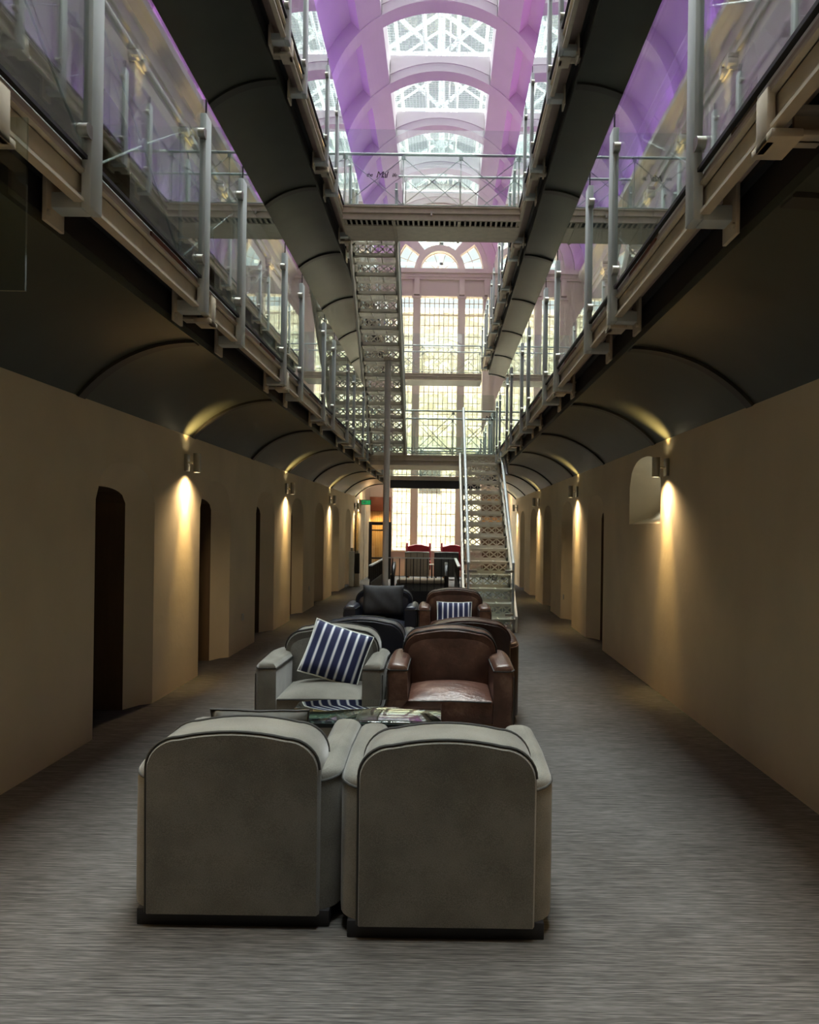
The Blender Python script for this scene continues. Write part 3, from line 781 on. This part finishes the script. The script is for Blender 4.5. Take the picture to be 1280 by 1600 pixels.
    for j in range(ny):
        for i in range(nx):
            a = j * (nx + 1) + i; fs.append((a, a + 1, a + nx + 2, a + nx + 1)); fs.append((N + a, N + a + nx + 1, N + a + nx + 2, N + a + 1))
    bd = [i for i in range(nx + 1)] + [j * (nx + 1) + nx for j in range(1, ny + 1)] + [ny * (nx + 1) + i for i in range(nx - 1, -1, -1)] + [j * (nx + 1) for j in range(ny - 1, 0, -1)]
    for q in range(len(bd)):
        a, b2 = bd[q], bd[(q + 1) % len(bd)]; fs.append((a, N + a, N + b2, b2))
    sc.add(vs, fs); so = sc.build('seat_cushion', seat_mat, t, bevel=.012)
    MB().tube([(-w / 2 + .01, d0 - .004, .438), (0, d0 - .006, .445), (w / 2 - .01, d0 - .004, .438)], .005, 6).build('piping', pip, so, smooth=True)
    return t
def place(o, x, y, rz, sc=1.0):
    o.location = (x, y, 0); o.rotation_euler = (0, 0, rz); o.scale = (1, 1, sc); return o
ga = armchair('grey fabric armchair seen from behind, left of the nearest pair, holding a dark cushion', 'fabric', 'piping', 'grey armchairs')
place(ga, -.815, 3.69, PI, .95)
gb = dup(ga, label='grey fabric armchair seen from behind, right one of the nearest pair', group='grey armchairs'); place(gb, .035, 3.61, PI + .0, .95)
gc = dup(ga, label='grey fabric armchair facing the camera beyond the glass table, with striped cushion', group='grey armchairs'); place(gc, -.80, 5.87, 0, 1.04)
ba_ = armchair('brown leather armchair facing the camera beyond the glass table, empty creased seat', 'leather', 'piping', 'brown leather armchairs', seat_mat='leather_seat')
place(ba_, .07, 5.87, 0, 1.04)
bd_ = armchair('dark brown leather armchair turned away, back to back with the empty brown one', 'leather_dk', 'leather', None); place(bd_, .225, 7.10, PI, 1.03)
na = armchair('navy-black armchair turned away, back to back with the grey one with striped cushion', 'navyleather', 'piping', 'navy armchairs'); place(na, -.645, 7.10, PI, 1.03)
nb = dup(na, label='navy-black armchair facing the camera in the back row, with a dark loose cushion', group='navy armchairs'); place(nb, -.70, 9.85, 0, 1.04)
bb = dup(ba_, label='brown leather armchair in the back row by the stairs, striped cushion on it', group='brown leather armchairs'); place(bb, .16, 9.85, 0, 1.04)

# ------------------------------------------------------------------ cushions
def cushion(name, label, w, h, th, mt, loc, rot, cat='cushion', group=None, pip=None):
    m = MB(); n = 16; vs = []; fs = []
    def prof(u, v): return th / 2 * (max(0, (1 - abs(u) ** 3.2)) * max(0, (1 - abs(v) ** 3.2))) ** .55
    for s in (1, -1):
        for j in range(n + 1):
            for i in range(n + 1):
                u = -1 + 2 * i / n; v = -1 + 2 * j / n; pinch = 1 - .05 * (1 - abs(u * v)) * 0 + .0
                ku = 1 - .055 * (1 - u * u) ** 1 * abs(v) ** 3; kv = ku
                x = u * w / 2 * (1 - .05 * (1 - v * v)); y = v * h / 2 * (1 - .05 * (1 - u * u))
                vs.append((x, s * prof(u, v) + .004 * math.sin(7 * u + 5 * v), y))
    N = (n + 1) ** 2
    for j in range(n):
        for i in range(n):
            a = j * (n + 1) + i; fs.append((a, a + 1, a + n + 2, a + n + 1)); fs.append((N + a, N + a + n + 1, N + a + n + 2, N + a + 1))
    m.add(vs, fs); o = m.build(name, mt, smooth=True)
    bm = bmesh.new(); bm.from_mesh(o.data); bmesh.ops.remove_doubles(bm, verts=bm.verts, dist=.0005); bm.to_mesh(o.data); bm.free()
    o.location = loc; o.rotation_euler = rot; tag(o, label, cat, group)
    if pip:
        q = [(-1, -1), (0, -1), (1, -1), (1, 0), (1, 1), (0, 1), (-1, 1), (-1, 0)]
        pts = []
        for k in range(4):
            c0 = [(-1, -1), (1, -1), (1, 1), (-1, 1)][k]; c1 = [(1, -1), (1, 1), (-1, 1), (-1, -1)][k]
            for i in range(8):
                u = c0[0] + (c1[0] - c0[0]) * i / 8; v = c0[1] + (c1[1] - c0[1]) * i / 8
                pts.append((u * w / 2 * (1 - .05 * (1 - v * v)), .004 * math.sin(7 * u + 5 * v), v * h / 2 * (1 - .05 * (1 - u * u))))
        p = MB().tube(pts, .006, 6, closed=True).build('piping', pip, smooth=True); p.parent = o
    return o
cushion('cushion', 'navy and white striped cushion tipped on its corner in the grey armchair', .43, .40, .15, 'stripe', (-.74, 5.82, .70), (A(-24), A(18), A(2)), pip='signwhite')
cushion('cushion', 'navy and white striped cushion on the back-row brown leather armchair', .42, .40, .14, 'stripe', (.16, 9.80, .53), (A(-20), 0, 0), pip='signwhite')
cushion('cushion', 'dark grey piped cushion propped up inside the nearest left armchair', .46, .34, .14, 'darkgrey', (-.84, 3.86, .575), (A(10), 0, 0), pip='piping')
cushion('cushion', 'plain black cushion filling the back of the navy back-row armchair', .50, .38, .14, 'darkfabric', (-.70, 9.90, .72), (A(-12), 0, 0))

# ------------------------------------------------------------------ glass coffee table
ct = thing('coffee_table', 'glass-topped coffee table between the grey and brown armchairs', 'table', (-.39, 4.42, 0))
MB().prism([(-.79, 4.17), (.01, 4.17), (.01, 4.62), (-.12, 4.68), (-.39, 4.71), (-.66, 4.68), (-.79, 4.62)], 'z', .60, .612).build('glass_top', 'tableglass', ct, bevel=.003)
MB().box(-.76, -.03, 4.2, 4.62, .30, .315).build('lower_shelf', 'plinth', ct, bevel=.003)
for xx in (-.76, -.06):
    for yy in (4.2, 4.56): MB().box(xx, xx + .03, yy, yy + .03, 0, .60).build('leg', 'blackmetal', ct, bevel=.003)
fr = MB()
fr.box(-.75, -.04, 4.2, 4.22, .57, .59)
fr.build('frame_rail', 'blackmetal', ct)

# ------------------------------------------------------------------ stairwell railing with black balusters
sr = thing('stairwell_railing', 'black metal railing with pale top rail around the stairwell behind the armchairs', 'railing', (-.42, 14.9, 0))
xa, xb, ya, yb, zr = -1.14, .28, 13.1, 16.7, 1.0
MB().box(xa, xb, yb - .02, yb + .02, zr - .02, zr).build('top_rail', 'white', sr)
for xx in (xa, xb): MB().box(xx - .025, xx + .025, ya, yb, zr - .02, zr).build('top_rail', 'white', sr)
for i in range(11):
    xx = xa + (xb - xa) * i / 10; MB().box(xx - .009, xx + .009, yb - .009, yb + .009, 0, zr - .02).build('baluster', 'blackmetal', sr)
for xx in (xa, xb):
    for i in range(18):
        yy = ya + (yb - ya) * i / 18; MB().box(xx - .009, xx + .009, yy - .009, yy + .009, 0, zr - .02).build('baluster', 'blackmetal', sr)
    MB().box(xx - .012, xx + .012, ya, yb, .02, .72).build('side_panel', 'black', sr)
MB().box(xa, xb, yb + .0, yb + .02, .0, .32).build('kerb_panel', 'black', sr)

# ------------------------------------------------------------------ low sofa, high-back chairs and wing chairs at the far end
sf = thing('low_sofa', 'low dark sofa with pale grey seat and curved black arms beyond the stairwell railing', 'sofa', (-.45, 18.4, 0))
MB().box(-1.0, .1, 18.0, 18.7, .1, .38).build('base', 'darkgrey', sf, bevel=.02)
MB().box(-.98, .08, 17.98, 18.68, .38, .47).build('seat', 'beige', sf, bevel=.03, seg=3)
for xx in (-1.12, .06):
    pts = [(xx + .03, 18.0 + .7 * i / 8, .0) for i in range(1)]
    m = MB(); prof = [(17.98, 0), (18.04, 0), (18.04, .45), (18.7, .72), (18.7, .82), (18.5, .84), (18.2, .76), (17.98, .56)]
    m.prism(prof, 'x', xx, xx + .09); m.build('arm', 'blackmetal', sf, bevel=.02)
for xx in (-.95, 0.0): MB().box(xx, xx + .05, 18.02, 18.07, 0, .1).build('leg', 'blackmetal', sf)
def highback(label, x, y, m1):
    t = thing('high_back_chair', label, 'chair', (x, y, 0), None)
    MB().box(x - .33, x + .33, y, y + .10, .30, .97).build('backrest', m1, t, bevel=.025, seg=3)
    st = MB()
    for q in (-.17, 0, .17): st.box(x + q - .006, x + q + .006, y - .006, y + .001, .33, .93)
    st.build('back_seams', 'piping', t)
    MB().tube([(x - .32, y - .003, .955), (x, y - .003, .965), (x + .32, y - .003, .955)], .01, 6).build('piping', 'signwhite', t, smooth=True)
    MB().box(x - .33, x + .33, y + .08, y + .62, .32, .45).build('seat', m1, t, bevel=.03)
    for sx in (-.33, .27): MB().box(x + sx, x + sx + .06, y + .08, y + .55, .45, .62).build('arm', m1, t, bevel=.02)
    for sx in (-.3, .26):
        for sy in (.02, .55): MB().box(x + sx, x + sx + .04, y + sy, y + sy + .04, 0, .33).build('leg', 'blackmetal', t)
    return t
highback('beige channel-backed chair with its back turned, left of the far pair', -.66, 22.0, 'beige')
highback('charcoal channel-backed chair with its back turned, right of the far pair', .13, 22.0, 'darkgrey')
def wing(label, x, y):
    t = thing('wing_chair', label, 'chair', (x, y, 0), 'red wing chairs by the end window')
    m = MB(); out = [(-.32, .3), (.32, .3), (.36, 1.12), (.30, 1.09), (.22, 1.03), (.1, 1.09), (0, 1.10), (-.1, 1.09), (-.22, 1.03), (-.30, 1.09), (-.36, 1.12)]
    out = [(-.32, .3), (.32, .3), (.34, 1.02), (.22, 1.05), (.1, 1.085), (0, 1.09), (-.1, 1.085), (-.22, 1.05), (-.34, 1.02)]
    m.prism([(x + a, b2) for a, b2 in out], 'y', y, y + .12); m.build('backrest', 'red', t, bevel=.03, seg=3)
    for s in (-1, 1):
        w = MB(); w.prism([(y + .08, .5), (y - .32, .5), (y - .28, .75), (y - .18, .95), (y - .1, 1.14), (y + .08, 1.14)], 'x', min(x + s * .33, x + s * .39), max(x + s * .33, x + s * .39))
        w.build('wing', 'red', t, bevel=.02); MB().box(min(x + s * .30, x + s * .40), max(x + s * .30, x + s * .40), y - .5, y + .02, .3, .58).build('arm', 'red', t, bevel=.03)
        for yy in (y - .45, y + .05): MB().cyl((x + s * .3, yy, 0), (x + s * .3, yy, .32), .022, 8).build('leg', 'orange', t)
    MB().box(x - .3, x + .3, y - .52, y, .3, .47).build('seat', 'red', t, bevel=.03); return t
wing('red leather wing chair below the end window, left of the two', -.74, 26.0)
wing('red leather wing chair below the end window, right of the two', .36, 26.0)
# small dark side table between wing chairs
sb = thing('side_table', 'small round side table between the two high-back chairs', 'table', (-.27, 22.9, 0))
MB().cyl((-.27, 22.9, .58), (-.27, 22.9, .6), .16, 20).build('tabletop', 'signwhite', sb); MB().cyl((-.27, 22.9, .02), (-.27, 22.9, .58), .02, 10).build('stem', 'blackmetal', sb); MB().cyl((-.27, 22.9, 0), (-.27, 22.9, .02), .12, 20).build('base', 'blackmetal', sb)

# ------------------------------------------------------------------ far left corner
bo = MB().box(-2.42, -1.72, YE - .28, YE - .02, 2.15, 2.62).build('wall_panel', 'redboard', bevel=.005); tag(bo, 'red-brown boxed panel high on the end wall left of the windows', 'panel')
sl = MB()
for i in range(14):
    xx = -2.52 + i * .057; sl.box(xx, xx + .045, YE - .16, YE - .13, 0, 2.15)
slo = sl.build('slatted_screen', 'slat'); tag(slo, 'warm-lit vertical timber slats on the end wall beneath the red-brown panel', 'panelling')
dp = thing('dark_panelling', 'dark wood panelling with lit timber strips right of the end windows, behind the staircase', 'panelling', (1.73, YE - .1, 0))
MB().box(1.32, 2.12, YE - .16, YE - .12, 0, 2.75).build('board', 'jamb', dp)
for z0, z1 in ((1.82, 2.0), (2.5, 2.6)): MB().box(1.34, 2.10, YE - .19, YE - .16, z0, z1).build('timber_strip', 'slat', dp)
gd = thing('framed_glass_door', 'black-framed glazed door leaf standing in the far left corner', 'door', (-1.93, 25.5, 0))
m = MB()
for a in ((-2.28, -2.18, 0, 1.78), (-1.68, -1.58, 0, 1.78), (-2.18, -1.68, 1.68, 1.78), (-2.18, -1.68, .0, .14), (-2.18, -1.68, .62, .68), (-2.18, -1.68, 1.5, 1.54)): m.box(a[0], a[1], 25.48, 25.53, a[2], a[3])
m.build('frame', 'black', gd, bevel=.004); MB().box(-2.18, -1.68, 25.5, 25.508, .14, 1.68).build('pane', 'glass', gd)
MB().cyl((-1.70, 25.44, .8), (-1.70, 25.44, 1.1), .012, 8).build('handle', 'chrome', gd)
def curtain(label, xa, ya, xb, yb):
    m = MB(); n = 60; vs = []; L = math.hypot(xb - xa, yb - ya); dx, dy = (xb - xa) / L, (yb - ya) / L
    for i in range(n + 1):
        t_ = i / n; w = .05 * math.sin(t_ * 2 * PI * 7) + .012 * math.sin(t_ * 61)
        for o2 in (0, .012):
            for z in (.02, 2.42): vs.append((xa + (xb - xa) * t_ - dy * (w + o2), ya + (yb - ya) * t_ + dx * (w + o2), z))
    fs = []
    for i in range(n):
        a = i * 4; b2 = a + 4; fs += [(a, a + 1, b2 + 1, b2), (a + 2, b2 + 2, b2 + 3, a + 3), (a + 1, a + 3, b2 + 3, b2 + 1), (a, b2, b2 + 2, a + 2)]
    o = m.add(vs, fs).build('curtain', 'curtain', smooth=True); tag(o, label, 'curtain')
curtain('beige floor-length curtain hanging behind the exit sign in the far left corner', -2.44, 23.9, -2.40, 27.0)
es = thing('exit_sign', 'green illuminated exit sign hanging at the far left end of the corridor', 'sign', (-2.16, 23.2, 2.35))
MB().box(-2.30, -2.02, 23.2, 23.24, 2.24, 2.38).build('housing', 'green', es, bevel=.004)
MB().box(-2.28, -2.04, 23.19, 23.2, 2.255, 2.365).build('face', 'exitlit', es)
rm = MB(); rm.prism([(-2.26, 2.31), (-2.225, 2.35), (-2.225, 2.325), (-2.18, 2.325), (-2.18, 2.295), (-2.225, 2.295), (-2.225, 2.27)], 'y', 23.185, 23.19)
rm.cyl((-2.13, 23.186, 2.345), (-2.13, 23.19, 2.345), .012, 10); rm.bar((-2.13, 23.187, 2.33), (-2.125, 23.187, 2.295), .005, .018, up=(0, 1, 0)); rm.bar((-2.125, 23.187, 2.3), (-2.10, 23.187, 2.27), .005, .012, up=(0, 1, 0)); rm.bar((-2.125, 23.187, 2.3), (-2.15, 23.187, 2.265), .005, .012, up=(0, 1, 0))
rm.build('pictogram', 'signwhite', es)
for xx in (-2.26, -2.06): MB().cyl((xx, 23.22, 2.38), (xx, 23.22, 2.72), .006, 6).build('hanger', 'chrome', es)
dr = thing('drinks_dispenser', 'small pale dispenser stand with bright caps against the far left wall', 'dispenser', (-2.36, 22.2, 0))
MB().box(-2.50, -2.36, 22.1, 22.3, 0, .95).build('body', 'signwhite', dr, bevel=.02); MB().box(-2.35, -2.22, 22.12, 22.28, .35, .9).build('tank', 'blackmetal', dr, bevel=.01)
MB().cyl((-2.43, 22.2, .95), (-2.43, 22.2, 1.04), .04, 12).build('cap', 'chrome', dr); MB().cyl((-2.28, 22.2, .9), (-2.28, 22.2, .98), .04, 12).build('cap', 'chrome', dr)
MB().box(-2.35, -2.22, 22.12, 22.28, 0, .35).build('foot', 'chrome', dr)

# ------------------------------------------------------------------ frameless glass screen near the camera, upper left
gs = MB().box(-2.2, -1.505, 2.93, 2.942, 2.43, 3.05).build('glass_screen', 'glass'); tag(gs, 'frameless sheet of glass hanging at the upper left edge below the first walkway', 'glass screen')

# ------------------------------------------------------------------ light
W = bpy.data.worlds.new('sky'); bpy.context.scene.world = W; W.use_nodes = True; nt = W.node_tree
bg = nt.nodes['Background']; bg.inputs['Color'].default_value = (.86, .95, .97, 1); bg.inputs['Strength'].default_value = .78
sun = add_light('daylight', 'SUN', (0, 0, 30), 54, (.97, .98, .97), angle=A(60), rot=(A(-16), 0, 0))
for s in (-1, 1):
    l = add_light('violet_cornice_strip', 'AREA', (X(s, HW - .38), 12.5, 10.28), 105, (.45, .10, 1.0) if s < 0 else (.72, .16, .95), shape='RECTANGLE', size=.12, size_y=29, rot=(PI, A(20) * s, 0))
    for k in range(2, 8):
        xw = X(s, HW); yy = Y0R + PT * k
        add_light('pilaster_uplight', 'SPOT', (xw - s * .24, yy, 8.48), 26, (1, .68, .25), spot_size=A(70), spot_blend=.8, shadow_soft_size=.03, rot=(PI, 0, 0))
add_light('corner_downlight', 'SPOT', (-2.1, 26.9, 2.14), 60, (1, .6, .2), spot_size=A(130), spot_blend=1, shadow_soft_size=.05, rot=(A(14), 0, 0))
for s, yy in ((-1, 25.9), (1, 25.9)): add_light('corner_lamp', 'POINT', (X(s, 2.0), yy, 2.6), 7, (1, .62, .28), shadow_soft_size=.08)

# ------------------------------------------------------------------ camera
cam = bpy.data.cameras.new('camera'); co = bpy.data.objects.new('camera', cam); C.objects.link(co)
cam.sensor_fit = 'HORIZONTAL'; cam.sensor_width = 36; cam.lens = 36.0
cam.shift_x = -(690.9 - 640) / 1280; cam.shift_y = (825.8 - 800) / 1280
cam.clip_start = .05; cam.clip_end = 200
co.matrix_world = Matrix.Translation((0, 0, 1.6)) @ Matrix.Rotation(PI / 2, 4, 'X') @ Matrix.Rotation(.014, 4, 'Z')
sc = bpy.context.scene; sc.camera = co
sc.view_settings.view_transform = 'Standard'; sc.view_settings.look = 'None'; sc.view_settings.gamma = 1
sc.view_settings.exposure = 0.55
try: sc.view_settings.use_curve_mapping = False
except Exception: pass
cy = sc.cycles
cy.max_bounces = 9; cy.diffuse_bounces = 4; cy.glossy_bounces = 4; cy.transparent_max_bounces = 40; cy.transmission_bounces = 4
cy.sample_clamp_indirect = 6; cy.caustics_reflective = False; cy.caustics_refractive = False
cy.use_denoising = True
# tidy helper properties
for o in bpy.data.objects:
    for k in ('_loc', '_y', '_p'):
        if k in o: del o[k]
